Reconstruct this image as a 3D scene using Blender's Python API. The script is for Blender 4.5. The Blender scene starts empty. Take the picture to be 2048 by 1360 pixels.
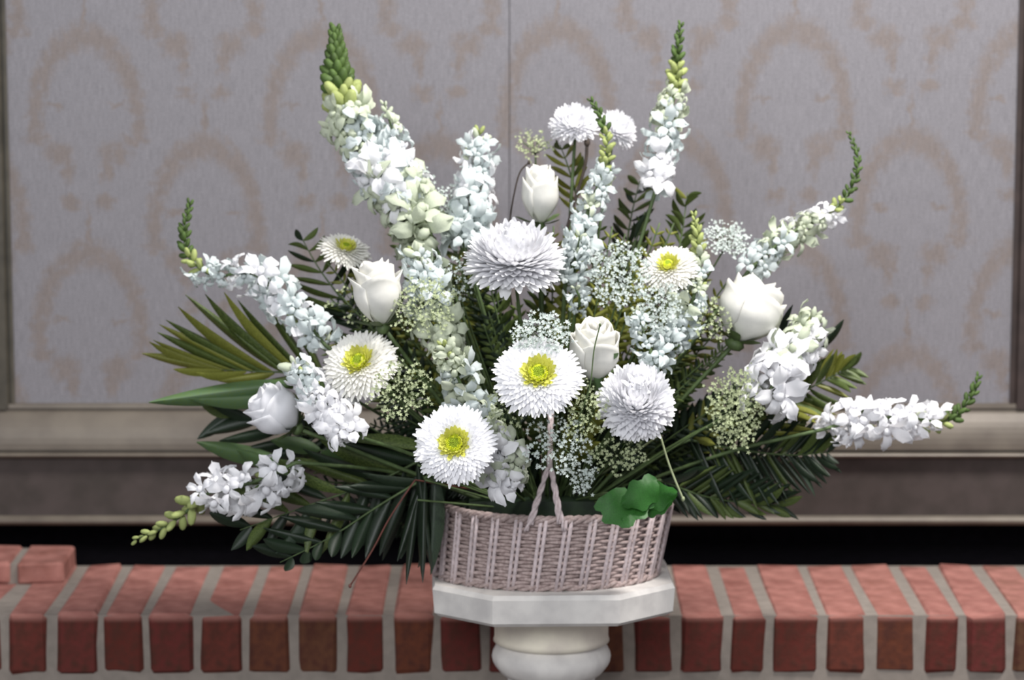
import bpy, math, random
from mathutils import Vector, Matrix, noise
sc = bpy.context.scene
C = sc.collection
PI = math.pi
rnd = random.Random(7)

# ---------------------------------------------------------------- camera
F_PX = 5900.0
PITCH = math.atan(870 / F_PX)
CAM = Vector((0, -4.0, 0.975))
cd = bpy.data.cameras.new('camera'); cam = bpy.data.objects.new('camera', cd); C.objects.link(cam)
cam.location = CAM; cam.rotation_euler = (PI / 2 - PITCH, 0, 0)
cd.sensor_width = 36; cd.lens = F_PX / 2048 * 36; cd.clip_start = .05; cd.clip_end = 50
cd.dof.use_dof = True; cd.dof.focus_distance = 3.50; cd.dof.aperture_fstop = 4.5
sc.camera = cam
# ---------------------------------------------------------------- light
w = bpy.data.worlds.new('world'); sc.world = w; w.use_nodes = True
bgn = w.node_tree.nodes['Background']; bgn.inputs[0].default_value = (.90, .92, 1.0, 1); bgn.inputs[1].default_value = .50
def area(name, loc, target, size, energy, col):
    l = bpy.data.lights.new(name, 'AREA'); l.shape = 'DISK'; l.size = size; l.energy = energy; l.color = col
    o = bpy.data.objects.new(name, l); C.objects.link(o); o.location = loc
    d = Vector(target) - Vector(loc); o.rotation_euler = d.to_track_quat('-Z', 'Y').to_euler(); return o
area('ceiling_lamp', (.85, -.85, 2.35), (0, 0, .2), .5, 80, (1, .96, .93))
area('front_fill', (-.7, -4.1, 1.9), (0, 0, .2), 1.4, 80, (.95, .97, 1))  # unseen front fill, added to brighten the flowers and the pedestal neck
vs = sc.view_settings
vs.view_transform = 'Standard'; vs.look = 'None'; vs.gamma = 1; vs.use_curve_mapping = False; vs.exposure = 0

# ---------------------------------------------------------------- helpers
def P(px, py, Y):
    dx = (px - 1024) / F_PX; dy = (680 - py) / F_PX
    d = Vector((dx, math.cos(PITCH) + dy * math.sin(PITCH), -math.sin(PITCH) + dy * math.cos(PITCH)))
    return CAM + d * ((Y - CAM.y) / d.y)
def PX(Y):   # metres per pixel at depth Y
    return (Y - CAM.y) / F_PX
class MB:
    def __init__(s): s.v = []; s.f = []; s.m = []
    def add(s, vs_, fs, mi=0, M=None):
        n = len(s.v)
        s.v += [tuple(M @ Vector(q)) for q in vs_] if M is not None else [tuple(q) for q in vs_]
        s.f += [tuple(i + n for i in f) for f in fs]; s.m += [mi] * len(fs)
    def mesh(s, name, mats, smooth=True):
        me = bpy.data.meshes.new(name); me.from_pydata(s.v, [], s.f)
        for m in (mats if isinstance(mats, (list, tuple)) else [mats]): me.materials.append(m)
        me.polygons.foreach_set('material_index', s.m)
        me.polygons.foreach_set('use_smooth', [smooth] * len(s.f)); me.update(); return me
def link(name, me, parent=None, M=None):
    o = bpy.data.objects.new(name, me); C.objects.link(o)
    if parent: o.parent = parent
    if M is not None: o.matrix_local = M
    return o
def thing(name, label, cat, loc=(0, 0, 0), group=None):
    o = bpy.data.objects.new(name, None); C.objects.link(o); o.location = loc; o.empty_display_size = .02
    o['label'] = label; o['category'] = cat
    if group: o['group'] = group
    return o
def rel(root, M):
    return Matrix.Translation(-Vector(root.location)) @ M
def basis(z, ytow=None, roll=0.0):
    z = Vector(z).normalized()
    yt = Vector(ytow) if ytow is not None else Vector((0, 0, 1))
    y = yt - z * yt.dot(z)
    if y.length < 1e-4: y = Vector((0, 1, 0)) - z * z.y
    y.normalize(); x = y.cross(z)
    M = Matrix((x, y, z)).transposed().to_4x4()
    if roll: M = M @ Matrix.Rotation(roll, 4, 'Z')
    return M
def TRS(loc, B, s=1.0):
    S = Matrix.Diagonal((s, s, s, 1)) if not isinstance(s, (tuple, list)) else Matrix.Diagonal((*s, 1))
    return Matrix.Translation(loc) @ B @ S
def tube(pts, rad, n=6, closed=False, caps=True):
    pts = [Vector(p) for p in pts]; V = []; Fc = []; L = len(pts)
    R = rad if isinstance(rad, (list, tuple)) else [rad] * L
    prev = None
    for i, p in enumerate(pts):
        if closed: t = pts[(i + 1) % L] - pts[i - 1]
        else: t = pts[min(i + 1, L - 1)] - pts[max(i - 1, 0)]
        t.normalize()
        if prev is None: a = Vector((0, 0, 1)) if abs(t.z) < .9 else Vector((1, 0, 0))
        else: a = prev
        u = a - t * a.dot(t); u.normalize(); prev = u; v = t.cross(u)
        for k in range(n):
            c = 2 * PI * k / n; V.append(p + (u * math.cos(c) + v * math.sin(c)) * R[i])
    for i in range(L if closed else L - 1):
        j = (i + 1) % L
        for k in range(n):
            k2 = (k + 1) % n; Fc.append((i * n + k, i * n + k2, j * n + k2, j * n + k))
    if caps and not closed: Fc.append(tuple(range(n))[::-1]); Fc.append(tuple((L - 1) * n + k for k in range(n)))
    return V, Fc
def smoothpath(pts, n):
    pts = [Vector(p) for p in pts]
    if len(pts) == 2: return [pts[0].lerp(pts[1], i / (n - 1)) for i in range(n)]
    q = [pts[0] * 2 - pts[1]] + pts + [pts[-1] * 2 - pts[-2]]; out = []; m = len(pts) - 1
    for i in range(n):
        s = i / (n - 1) * m; k = min(int(s), m - 1); t = s - k; a, b, c, d = q[k:k + 4]
        out.append(.5 * ((2 * b) + (c - a) * t + (2 * a - 5 * b + 4 * c - d) * t * t + (3 * b - a - 3 * c + d) * t ** 3))
    return out
def box(x0, x1, y0, y1, z0, z1):
    v = [(x0, y0, z0), (x1, y0, z0), (x1, y1, z0), (x0, y1, z0), (x0, y0, z1), (x1, y0, z1), (x1, y1, z1), (x0, y1, z1)]
    return v, [(0, 3, 2, 1), (4, 5, 6, 7), (0, 1, 5, 4), (1, 2, 6, 5), (2, 3, 7, 6), (3, 0, 4, 7)]
def grid(nu, nv, fn):   # fn(u in -1..1, v in 0..1)
    V = [fn(-1 + 2 * i / nu, j / nv) for j in range(nv + 1) for i in range(nu + 1)]
    return V, [(j * (nu + 1) + i, j * (nu + 1) + i + 1, (j + 1) * (nu + 1) + i + 1, (j + 1) * (nu + 1) + i) for j in range(nv) for i in range(nu)]
def blob(rx, ry, rz, c=(0, 0, 0), n=8, m=5):
    V = [(c[0], c[1], c[2] - rz)]
    for j in range(1, m):
        th = PI * j / m
        for i in range(n):
            a = 2 * PI * i / n; V.append((c[0] + rx * math.sin(th) * math.cos(a), c[1] + ry * math.sin(th) * math.sin(a), c[2] - rz * math.cos(th)))
    V.append((c[0], c[1], c[2] + rz)); Fc = []
    for i in range(n): Fc.append((0, 1 + (i + 1) % n, 1 + i))
    for j in range(m - 2):
        for i in range(n): a = 1 + j * n; b = a + n; Fc.append((a + i, a + (i + 1) % n, b + (i + 1) % n, b + i))
    a = 1 + (m - 2) * n
    for i in range(n): Fc.append((a + i, a + (i + 1) % n, len(V) - 1))
    return V, Fc

# ---------------------------------------------------------------- materials
def lin(c): return tuple(((x / 255 + .055) / 1.055) ** 2.4 if x > 10 else x / 255 / 12.92 for x in c) + (1,)
def mat(name, col, rough=.6, metal=0, var=.12, scale=60, bump=0, trans=0, col2=None, objvar=0, spec=.5):
    m = bpy.data.materials.new(name); m.use_nodes = True; nt = m.node_tree; N = nt.nodes; L = nt.links
    b = N['Principled BSDF']; b.inputs['Roughness'].default_value = rough; b.inputs['Metallic'].default_value = metal
    b.inputs['Specular IOR Level'].default_value = spec
    tc = N.new('ShaderNodeTexCoord'); no = N.new('ShaderNodeTexNoise'); no.inputs['Scale'].default_value = scale; no.inputs['Detail'].default_value = 4
    L.new(tc.outputs['Object'], no.inputs['Vector'])
    mx = N.new('ShaderNodeMix'); mx.data_type = 'RGBA'
    c1 = lin(col); c2 = lin(col2) if col2 else tuple(x * (1 - var * 2.2) for x in c1[:3]) + (1,)
    mx.inputs['A'].default_value = c1; mx.inputs['B'].default_value = c2
    mr = N.new('ShaderNodeMapRange'); mr.inputs[1].default_value = .35; mr.inputs[2].default_value = .68
    L.new(no.outputs['Fac'], mr.inputs[0]); L.new(mr.outputs[0], mx.inputs['Factor'])
    out = mx.outputs['Result']
    if objvar:
        oi = N.new('ShaderNodeObjectInfo'); hs = N.new('ShaderNodeHueSaturation'); r2 = N.new('ShaderNodeMapRange')
        r2.inputs[3].default_value = 1 - objvar; r2.inputs[4].default_value = 1 + objvar
        L.new(oi.outputs['Random'], r2.inputs[0]); L.new(r2.outputs[0], hs.inputs['Value']); L.new(out, hs.inputs['Color']); out = hs.outputs['Color']
    L.new(out, b.inputs['Base Color'])
    if bump:
        bp = N.new('ShaderNodeBump'); bp.inputs['Strength'].default_value = bump; bp.inputs['Distance'].default_value = .002
        L.new(no.outputs['Fac'], bp.inputs['Height']); L.new(bp.outputs[0], b.inputs['Normal'])
    if trans:
        tr = N.new('ShaderNodeBsdfTranslucent'); L.new(out, tr.inputs['Color']); ms = N.new('ShaderNodeMixShader'); ms.inputs[0].default_value = trans
        L.new(b.outputs[0], ms.inputs[1]); L.new(tr.outputs[0], ms.inputs[2]); L.new(ms.outputs[0], N['Material Output'].inputs['Surface'])
    return m
WHITE = mat('petal_white', (248, 248, 250), .7, var=.02, trans=.32, objvar=.05, spec=.2)
COOL = mat('petal_cool_white', (218, 227, 226), .7, var=.07, trans=.25, objvar=.09, spec=.2)
PALE = mat('petal_green_white', (210, 218, 194), .7, var=.1, trans=.25, objvar=.1, spec=.2)
CREAM = mat('petal_cream', (242, 241, 234), .7, var=.04, trans=.25, objvar=.04, spec=.2)
YG = mat('bud_yellow_green', (182, 194, 122), .6, var=.16, trans=.2, objvar=.15, spec=.3)
GRN = mat('bud_green', (82, 106, 52), .6, var=.2, trans=.1, objvar=.25, spec=.3)
DISC = mat('disc_yellow_green', (212, 216, 40), .7, var=.1, col2=(160, 176, 10), scale=300)
DISC2 = mat('disc_green', (140, 160, 20), .7, var=.1, scale=300)
PYEL = mat('petal_yellow', (222, 222, 110), .7, var=.08, trans=.25)
STEM = mat('stem_green', (84, 104, 60), .6, var=.2, scale=90)
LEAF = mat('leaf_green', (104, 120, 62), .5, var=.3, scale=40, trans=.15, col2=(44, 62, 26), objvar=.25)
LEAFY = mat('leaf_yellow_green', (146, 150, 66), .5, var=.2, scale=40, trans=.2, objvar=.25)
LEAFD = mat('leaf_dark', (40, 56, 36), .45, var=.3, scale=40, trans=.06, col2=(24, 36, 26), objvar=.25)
LEAFB = mat('leaf_blue_green', (84, 112, 84), .5, var=.2, scale=50, trans=.15, col2=(92, 116, 52), objvar=.1)
LEAFV = mat('leaf_bright', (48, 112, 34), .5, var=.25, scale=70, trans=.15, objvar=.1)
LACE = mat('lace_white', (218, 228, 222), .8, var=.1, trans=.25, spec=.2)
LACEG = mat('lace_green', (196, 206, 164), .8, var=.14, trans=.25, spec=.2)
WICK = mat('wicker', (186, 168, 163), .75, var=.2, scale=260, bump=.4, objvar=.1, col2=(150, 130, 126))
WICKL = mat('wicker_stake', (216, 200, 200), .75, var=.12, scale=200, bump=.3, objvar=.08)
STONE = mat('cast_stone', (222, 218, 212), .85, var=.1, scale=26, bump=.4, col2=(196, 192, 188))
STONEC = mat('cast_stone_cream', (240, 232, 212), .85, var=.1, scale=22, bump=.4, col2=(214, 204, 190))
MORT = mat('mortar', (140, 131, 122), .95, var=.08, scale=60, bump=.3)
MOULD = mat('gilt_wood', (108, 100, 89), .5, .15, var=.1, scale=18, col2=(92, 84, 75))
RAIL = mat('brown_wood', (72, 64, 61), .7, var=.12, scale=30, col2=(60, 54, 50), spec=.3)
JAMB = mat('dark_wood', (74, 69, 58), .6, var=.2, scale=30)
JAMBR = mat('red_brown_wood', (58, 46, 42), .6, var=.2, scale=30)
BLACK = mat('near_black', (26, 22, 28), .95, var=.2, spec=.1)  # even near-black for the recess boards
TWIG = mat('twig', (70, 60, 52), .8, var=.2)
REDST = mat('red_stem', (110, 62, 52), .6, var=.1)
def brickmat():
    m = mat('brick', (158, 92, 78), .92, var=.2, scale=60, bump=.9, col2=(76, 44, 36), spec=.2)
    nt = m.node_tree; N = nt.nodes; L = nt.links
    oi = N.new('ShaderNodeObjectInfo'); cr = N.new('ShaderNodeValToRGB'); e = cr.color_ramp.elements
    e[0].color = lin((92, 42, 34)); e[1].color = lin((90, 64, 46)); x = e.new(.35); x.color = lin((98, 44, 42)); x = e.new(.7); x.color = lin((100, 54, 38))
    L.new(oi.outputs['Random'], cr.inputs[0])
    mx = [n for n in N if n.type == 'MIX'][0]; L.new(cr.outputs[0], mx.inputs['A'])
    # overhead light painted into the colour: mottled paler pink on each brick top
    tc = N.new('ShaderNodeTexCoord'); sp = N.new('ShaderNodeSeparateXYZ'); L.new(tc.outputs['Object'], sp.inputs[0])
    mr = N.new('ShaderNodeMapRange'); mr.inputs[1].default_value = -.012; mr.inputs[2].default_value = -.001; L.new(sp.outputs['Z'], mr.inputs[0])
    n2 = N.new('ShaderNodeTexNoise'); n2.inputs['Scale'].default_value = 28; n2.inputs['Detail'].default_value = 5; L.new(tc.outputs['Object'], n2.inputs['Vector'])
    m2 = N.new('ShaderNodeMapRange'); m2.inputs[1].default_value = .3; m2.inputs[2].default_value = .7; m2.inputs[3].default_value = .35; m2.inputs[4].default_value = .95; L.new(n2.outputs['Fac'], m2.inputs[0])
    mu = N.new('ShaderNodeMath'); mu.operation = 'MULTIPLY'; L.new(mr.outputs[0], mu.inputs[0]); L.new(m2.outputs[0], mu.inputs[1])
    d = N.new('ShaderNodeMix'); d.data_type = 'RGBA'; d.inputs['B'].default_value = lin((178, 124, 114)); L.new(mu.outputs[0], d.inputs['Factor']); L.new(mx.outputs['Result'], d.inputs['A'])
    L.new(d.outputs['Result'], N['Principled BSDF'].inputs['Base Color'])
    return m
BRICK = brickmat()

def paper_mat():
    m = bpy.data.materials.new('damask_wallpaper'); m.use_nodes = True; nt = m.node_tree; N = nt.nodes; L = nt.links
    b = N['Principled BSDF']; b.inputs['Roughness'].default_value = .62; b.inputs['Specular IOR Level'].default_value = .3
    def val(x): return x
    def math_(op, a, b_=None, c=None):
        n = N.new('ShaderNodeMath'); n.operation = op
        for i, q in enumerate((a, b_, c)):
            if q is None: continue
            if isinstance(q, (int, float)): n.inputs[i].default_value = q
            else: L.new(q, n.inputs[i])
        return n.outputs[0]
    tc = N.new('ShaderNodeTexCoord'); mp = N.new('ShaderNodeMapping'); s = 1 / .000732
    mp.inputs['Scale'].default_value = (s, s, s); L.new(tc.outputs['Object'], mp.inputs[0])
    nz = N.new('ShaderNodeTexNoise'); nz.inputs['Scale'].default_value = .055; nz.inputs['Detail'].default_value = 3
    L.new(mp.outputs[0], nz.inputs['Vector'])
    sb = N.new('ShaderNodeVectorMath'); sb.operation = 'SUBTRACT'; L.new(nz.outputs['Color'], sb.inputs[0]); sb.inputs[1].default_value = (.5, .5, .5)
    ml = N.new('ShaderNodeVectorMath'); ml.operation = 'SCALE'; ml.inputs['Scale'].default_value = 48; L.new(sb.outputs[0], ml.inputs[0])
    ad = N.new('ShaderNodeVectorMath'); ad.operation = 'ADD'; L.new(mp.outputs[0], ad.inputs[0]); L.new(ml.outputs[0], ad.inputs[1])
    sp = N.new('ShaderNodeSeparateXYZ'); L.new(ad.outputs[0], sp.inputs[0]); X0, Z0 = sp.outputs['X'], sp.outputs['Z']
    PXx, PZ = 472.0, 436.0
    def ell(x, y, cx, cy, rx, ry):
        a = math_('POWER', math_('DIVIDE', math_('SUBTRACT', x, cx), rx), 2); c = math_('POWER', math_('DIVIDE', math_('SUBTRACT', y, cy), ry), 2)
        return math_('SQRT', math_('ADD', a, c))
    def sstep(x, lo, hi):
        n = N.new('ShaderNodeMapRange'); n.interpolation_type = 'SMOOTHSTEP'; n.inputs[1].default_value = lo; n.inputs[2].default_value = hi; L.new(x, n.inputs[0]); return n.outputs[0]
    tot = None
    for ox, oz in ((0, 0), (PXx / 2, PZ / 2)):
        x = math_('ABSOLUTE', math_('WRAP', math_('ADD', X0, ox), PXx / 2, -PXx / 2))
        z = math_('WRAP', math_('ADD', Z0, oz), 240, 240 - PZ)
        e = ell(x, z, 0, -60, 104, 176)
        ring = math_('SUBTRACT', 1, sstep(math_('ABSOLUTE', math_('SUBTRACT', e, 1)), .03, .25))
        ring = math_('MULTIPLY', ring, sstep(z, -105, -70))
        parts = [ring]
        for (cx, cy, rx, ry) in ((55, -118, 30, 26), (100, -88, 26, 14), (34, 222, 19, 16), (0, 165, 6, 42), (62, -20, 18, 7), (40, -150, 12, 30)):
            parts.append(math_('SUBTRACT', 1, sstep(ell(x, z, cx, cy, rx, ry), .4, 1.5)))
        for q in parts: tot = q if tot is None else math_('MAXIMUM', tot, q)
    n2 = N.new('ShaderNodeTexNoise'); n2.inputs['Scale'].default_value = .05; n2.inputs['Detail'].default_value = 5; L.new(mp.outputs[0], n2.inputs['Vector'])
    tot = math_('MULTIPLY', tot, sstep(n2.outputs['Fac'], .2, .5))
    mx = N.new('ShaderNodeMix'); mx.data_type = 'RGBA'; mx.inputs['A'].default_value = lin((123, 121, 125)); mx.inputs['B'].default_value = lin((119, 111, 108))
    L.new(tot, mx.inputs['Factor'])
    # woven linen threads
    mp2 = N.new('ShaderNodeMapping'); mp2.inputs['Scale'].default_value = (420, 1, 40); L.new(tc.outputs['Object'], mp2.inputs[0])
    n3 = N.new('ShaderNodeTexNoise'); n3.inputs['Scale'].default_value = 1; n3.inputs['Detail'].default_value = 2; L.new(mp2.outputs[0], n3.inputs['Vector'])
    n4 = N.new('ShaderNodeTexNoise'); n4.inputs['Scale'].default_value = 420; n4.inputs['Detail'].default_value = 1; L.new(tc.outputs['Object'], n4.inputs['Vector'])
    f = math_('ADD', math_('MULTIPLY', n3.outputs['Fac'], .55), math_('MULTIPLY', n4.outputs['Fac'], .8)); f = math_('ADD', f, .325)
    vm = N.new('ShaderNodeVectorMath'); vm.operation = 'SCALE'; L.new(mx.outputs['Result'], vm.inputs[0]); L.new(f, vm.inputs['Scale'])
    L.new(vm.outputs[0], b.inputs['Base Color'])
    bp = N.new('ShaderNodeBump'); bp.inputs['Strength'].default_value = .25; bp.inputs['Distance'].default_value = .001; L.new(n3.outputs['Fac'], bp.inputs['Height']); L.new(bp.outputs[0], b.inputs['Normal'])
    return m
PAPER = paper_mat()

# ---------------------------------------------------------------- setting
WY = .33
def struct(name, me, parent=None):
    o = link(name, me, parent)
    if parent is None: o['kind'] = 'structure'
    return o
def slab(name, m, *b):
    mb = MB(); mb.add(*box(*b)); return struct(name, mb.mesh(name, m, False))
zb = P(1024, 812, WY).z
wall = slab('wall_back', RAIL, -1.4, 1.4, WY + .004, WY + .06, .062, 1.7)
def drop(x0, x1, cx, cy):
    c = P(cx, cy, WY); mb = MB(); mb.add(*box(x0 - c.x, x1 - c.x, 0, .004, zb - .01 - c.z, 1.7 - c.z))
    o = link('wallpaper_sheet', mb.mesh('wallpaper_sheet', PAPER, False), wall); o.location = (c.x, WY, c.z); return o
sx = P(1019, 200, WY).x
drop(-.80, sx - .0006, 172, 190); drop(sx + .0006, .80, 1116, 177)
def profile(name, m, pts, x0, x1, smooth=False):
    n = len(pts); V = [(x0, y, z) for y, z in pts] + [(x1, y, z) for y, z in pts]
    Fc = [(i, (i + 1) % n, n + (i + 1) % n, n + i) for i in range(n)] + [tuple(range(n))[::-1], tuple(range(n, 2 * n))]
    mb = MB(); mb.add(V, Fc); return struct(name, mb.mesh(name, m, smooth))
zz = lambda py, Y=WY: P(1024, py, Y).z
# bottom moulding of the framed panel: fillet, ovolo, groove, bead
pts = [(WY, zz(806)), (WY - .006, zz(807)), (WY - .007, zz(815)), (WY - .004, zz(817))]
for i in range(9):
    a = i / 8; pts.append((WY - .004 - .024 * math.sin(a * PI * .5 + .0), zz(820) + (zz(893) - zz(820)) * a ** 1.3))
pts += [(WY - .022, zz(895)), (WY - .022, zz(898))]
for i in range(5):
    a = i / 4; pts.append((WY - .026 - .005 * math.sin(a * PI), zz(899) + (zz(909) - zz(899)) * a))
pts += [(WY, zz(911))]
profile('trim_1', MOULD, pts, -1.4, 1.4)
# flat rail and its bottom bead
profile('trim_2', RAIL, [(WY, zz(908)), (WY - .014, zz(908)), (WY - .014, zz(1028)), (WY, zz(1028))], -1.4, 1.4)
pts = [(WY, zz(1027))] + [(WY - .016 - .008 * math.sin(i / 5 * PI), zz(1027) + (zz(1046) - zz(1027)) * i / 5) for i in range(6)] + [(WY, zz(1046))]
profile('trim_3', MOULD, pts, -1.4, 1.4)
# side jambs of the panel
xl = P(30, 780, WY).x; xr = P(2019, 780, WY).x; xm = P(12, 400, WY).x
def jamb(name, m, x, s):
    # stepped: thin light fillet then dark board
    pr = [(x, WY), (x, WY - .005), (x + s * .004, WY - .006), (x + s * .005, WY - .003), (x + s * .008, WY - .003), (x + s * .010, WY - .009), (x + s * .06, WY - .012), (x + s * .06, WY)]
    n = len(pr); z0, z1 = zz(816), 1.7
    V = [(a, b_, z0) for a, b_ in pr] + [(a, b_, z1) for a, b_ in pr]
    Fc = [(i, (i + 1) % n, n + (i + 1) % n, n + i) for i in range(n)] + [tuple(range(n)), tuple(range(n, 2 * n))]
    mb = MB(); mb.add(V, Fc); return struct(name, mb.mesh(name, m, False))
jamb('trim_4', JAMB, xl, -1); jamb('trim_5', JAMBR, xr, 1)
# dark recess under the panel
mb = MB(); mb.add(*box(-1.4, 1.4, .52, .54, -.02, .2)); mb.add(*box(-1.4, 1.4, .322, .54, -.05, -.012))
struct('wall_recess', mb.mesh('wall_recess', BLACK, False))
slab('floor', RAIL, -2.2, 2.2, -4.6, .6, -1.02, -1.0)

# ---------------------------------------------------------------- brick ledge
ledge = thing('brick_ledge', 'red brick ledge of upright bricks with grey mortar running below the framed panel', 'ledge', (0, .15, -.15))
BD = .312; BH = .086
js = [-19, 79, 178, 273, 376, 477, 575, 673, 772, 870, 969, 1067, 1166, 1264, 1362, 1464, 1552, 1662, 1760, 1862, 1950, 2048]
js = [js[0] - 98 * k for k in range(4, 0, -1)] + js + [js[-1] + 99 * k for k in range(1, 5)]
jx = [(j - 1024) * PX(0) * 1.0 for j in js]
def bevbox(x0, x1, y0, y1, z0, z1, b=.004, jit=.0012, seed=0):
    r = random.Random(seed); V = []; xs = (x0, x0 + b, x1 - b, x1); ys = (y0, y0 + b, y1 - b, y1); zs = (z0, z0 + b, z1 - b, z1)
    idx = {}
    def vid(k):
        if k not in idx:
            i, j, l = k; idx[k] = len(V); V.append((xs[i] + r.uniform(-jit, jit), ys[j] + r.uniform(-jit, jit), zs[l] + r.uniform(-jit, jit)))
        return idx[k]
    Fc = []
    def q(*ks): Fc.append(tuple(vid(k) for k in ks))
    # main faces
    q((1, 1, 3), (2, 1, 3), (2, 2, 3), (1, 2, 3)); q((1, 1, 0), (1, 2, 0), (2, 2, 0), (2, 1, 0))
    q((1, 0, 1), (2, 0, 1), (2, 0, 2), (1, 0, 2)); q((1, 3, 1), (1, 3, 2), (2, 3, 2), (2, 3, 1))
    q((0, 1, 1), (0, 1, 2), (0, 2, 2), (0, 2, 1)); q((3, 1, 1), (3, 2, 1), (3, 2, 2), (3, 1, 2))
    # edges
    q((1, 0, 2), (2, 0, 2), (2, 1, 3), (1, 1, 3)); q((1, 2, 3), (2, 2, 3), (2, 3, 2), (1, 3, 2))
    q((1, 0, 1), (1, 1, 0), (2, 1, 0), (2, 0, 1)); q((1, 2, 0), (1, 3, 1), (2, 3, 1), (2, 2, 0))
    q((0, 1, 2), (1, 1, 3), (1, 2, 3), (0, 2, 2)); q((3, 1, 2), (3, 2, 2), (2, 2, 3), (2, 1, 3))
    q((0, 1, 1), (0, 2, 1), (1, 2, 0), (1, 1, 0)); q((3, 1, 1), (2, 1, 0), (2, 2, 0), (3, 2, 1))
    q((0, 1, 1), (1, 0, 1), (1, 0, 2), (0, 1, 2)); q((3, 1, 1), (3, 1, 2), (2, 0, 2), (2, 0, 1))
    q((0, 2, 1), (0, 2, 2), (1, 3, 2), (1, 3, 1)); q((3, 2, 1), (2, 3, 1), (2, 3, 2), (3, 2, 2))
    for a, b_, c in (((0, 1, 2), (1, 0, 2), (1, 1, 3)), ((3, 1, 2), (2, 1, 3), (2, 0, 2)), ((0, 2, 2), (1, 2, 3), (1, 3, 2)), ((3, 2, 2), (2, 3, 2), (2, 2, 3)),
                     ((0, 1, 1), (1, 1, 0), (1, 0, 1)), ((3, 1, 1), (2, 0, 1), (2, 1, 0)), ((0, 2, 1), (1, 3, 1), (1, 2, 0)), ((3, 2, 1), (2, 2, 0), (2, 3, 1))): q(a, b_, c)
    return V, Fc
for k in range(len(jx) - 1):
    x0, x1 = jx[k] + rnd.uniform(.0036, .0062), jx[k + 1] - rnd.uniform(.0036, .0062); cx = (x0 + x1) / 2
    mb = MB(); jz = rnd.uniform(-.0015, .0015); jy = rnd.uniform(-.002, .001)
    mb.add(*bevbox(x0 - cx, x1 - cx, jy, BD, -BH, jz, .006, .0022, seed=k))
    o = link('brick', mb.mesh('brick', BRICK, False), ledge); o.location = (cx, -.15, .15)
    # second course, laid flat below the upright one
for k in range(-8, 8):
    x0 = k * .212 + .05; mb = MB(); mb.add(*bevbox(-.1, .1, 0, BD, -.028, .029, seed=90 + k))
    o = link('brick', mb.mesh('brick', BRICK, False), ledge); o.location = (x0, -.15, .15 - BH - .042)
mb = MB(); mb.add(*box(jx[0] - .01, jx[-1] + .01, .0035, BD + .003, -.17, -.0025)); mb.add(*box(jx[0] - .01, jx[-1] + .01, .02, BD, -.9, -.17))
o = link('mortar', mb.mesh('mortar', MORT, False), ledge, Matrix.Translation((0, -.15, .15)))
# raised bricks at the left end
re = P(138, 1092, .25).x
for x0, x1 in ((re - .068, re), (re - .140, re - .078), (re - .212, re - .150)):
    cx = (x0 + x1) / 2; mb = MB(); mb.add(*bevbox(x0 - cx, x1 - cx, .19, BD, -.002, .030, seed=int(x0 * 999) + 500))
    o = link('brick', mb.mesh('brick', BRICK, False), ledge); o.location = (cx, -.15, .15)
mb = MB(); mb.add(*box(re - .212, re - .01, .195, BD - .004, -.003, .026)); link('mortar', mb.mesh('mortar', MORT, False), ledge, Matrix.Translation((0, -.15, .15)))

# ---------------------------------------------------------------- pedestal
PC = Vector((.0525, -.165, 0)); ZT = .098
ped = thing('pedestal', 'pale cast stone pedestal with an octagonal cap holding the flower basket', 'pedestal', (PC.x, PC.y, -1.0))
def octa(hw, fw, z, rot=0, hd=None):
    hd = hw * .88
    v = [(-fw, -hd), (fw, -hd), (hw, -fw * hd / hw), (hw, fw * hd / hw), (fw, hd), (-fw, hd), (-hw, fw * hd / hw), (-hw, -fw * hd / hw)]
    c, s = math.cos(rot), math.sin(rot)
    return [(x * c - y * s, x * s + y * c, z) for x, y in v]
rings = [octa(.150, .079, ZT - .042, .03), octa(.156, .082, ZT - .037, .03), octa(.1585, .082, ZT - .006, .03), octa(.155, .080, ZT, .03)]
mb = MB(); V = sum(rings, []); Fc = [(i * 8 + k, i * 8 + (k + 1) % 8, (i + 1) * 8 + (k + 1) % 8, (i + 1) * 8 + k) for i in range(3) for k in range(8)] + [tuple(range(8))[::-1], tuple(24 + k for k in range(8))]
mb.add(V, Fc); link('cap', mb.mesh('cap', STONE, False), ped, Matrix.Translation((0, 0, 1.0)))
def lathe(prof, n=40, flute=0):
    V = []; Fc = []
    for r, z in prof:
        for k in range(n):
            a = 2 * PI * k / n; rr = r * (1 + flute * math.cos(a * 8)); V.append((rr * math.cos(a), rr * math.sin(a), z))
    for i in range(len(prof) - 1):
        for k in range(n): Fc.append((i * n + k, i * n + (k + 1) % n, (i + 1) * n + (k + 1) % n, (i + 1) * n + k))
    Fc.append(tuple(range(n))[::-1]); Fc.append(tuple((len(prof) - 1) * n + k for k in range(n))); return V, Fc
zc = ZT - .040
prof = [(.0775, zc - .052), (.0760, zc - .046), (.0760, zc - .030), (.078, zc - .018), (.080, zc - .010), (.0815, zc - .002), (.082, zc)]
mb = MB(); mb.add(*lathe(prof)); link('neck', mb.mesh('neck', STONEC), ped, Matrix.Translation((0, 0, 1.0)))
prof = [(.060, zc - .098)] + [(.067 + .0125 * math.sin(i / 8 * PI), zc - .096 + .044 * i / 8) for i in range(9)] + [(.066, zc - .0515)]
mb = MB(); mb.add(*lathe(prof)); link('ring', mb.mesh('ring', STONE), ped, Matrix.Translation((0, 0, 1.0)))
prof = [(.085, -.92), (.07, -.86), (.058, -.8), (.052, -.4), (.056, zc - .12), (.060, zc - .097)]
mb = MB(); mb.add(*lathe(prof)); link('shaft', mb.mesh('shaft', STONE), ped, Matrix.Translation((0, 0, 1.0)))
mb = MB(); mb.add(*box(-.12, .12, -.12, .12, -1.0, -.92)); link('plinth', mb.mesh('plinth', STONE, False), ped, Matrix.Translation((0, 0, 1.0)))

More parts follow.
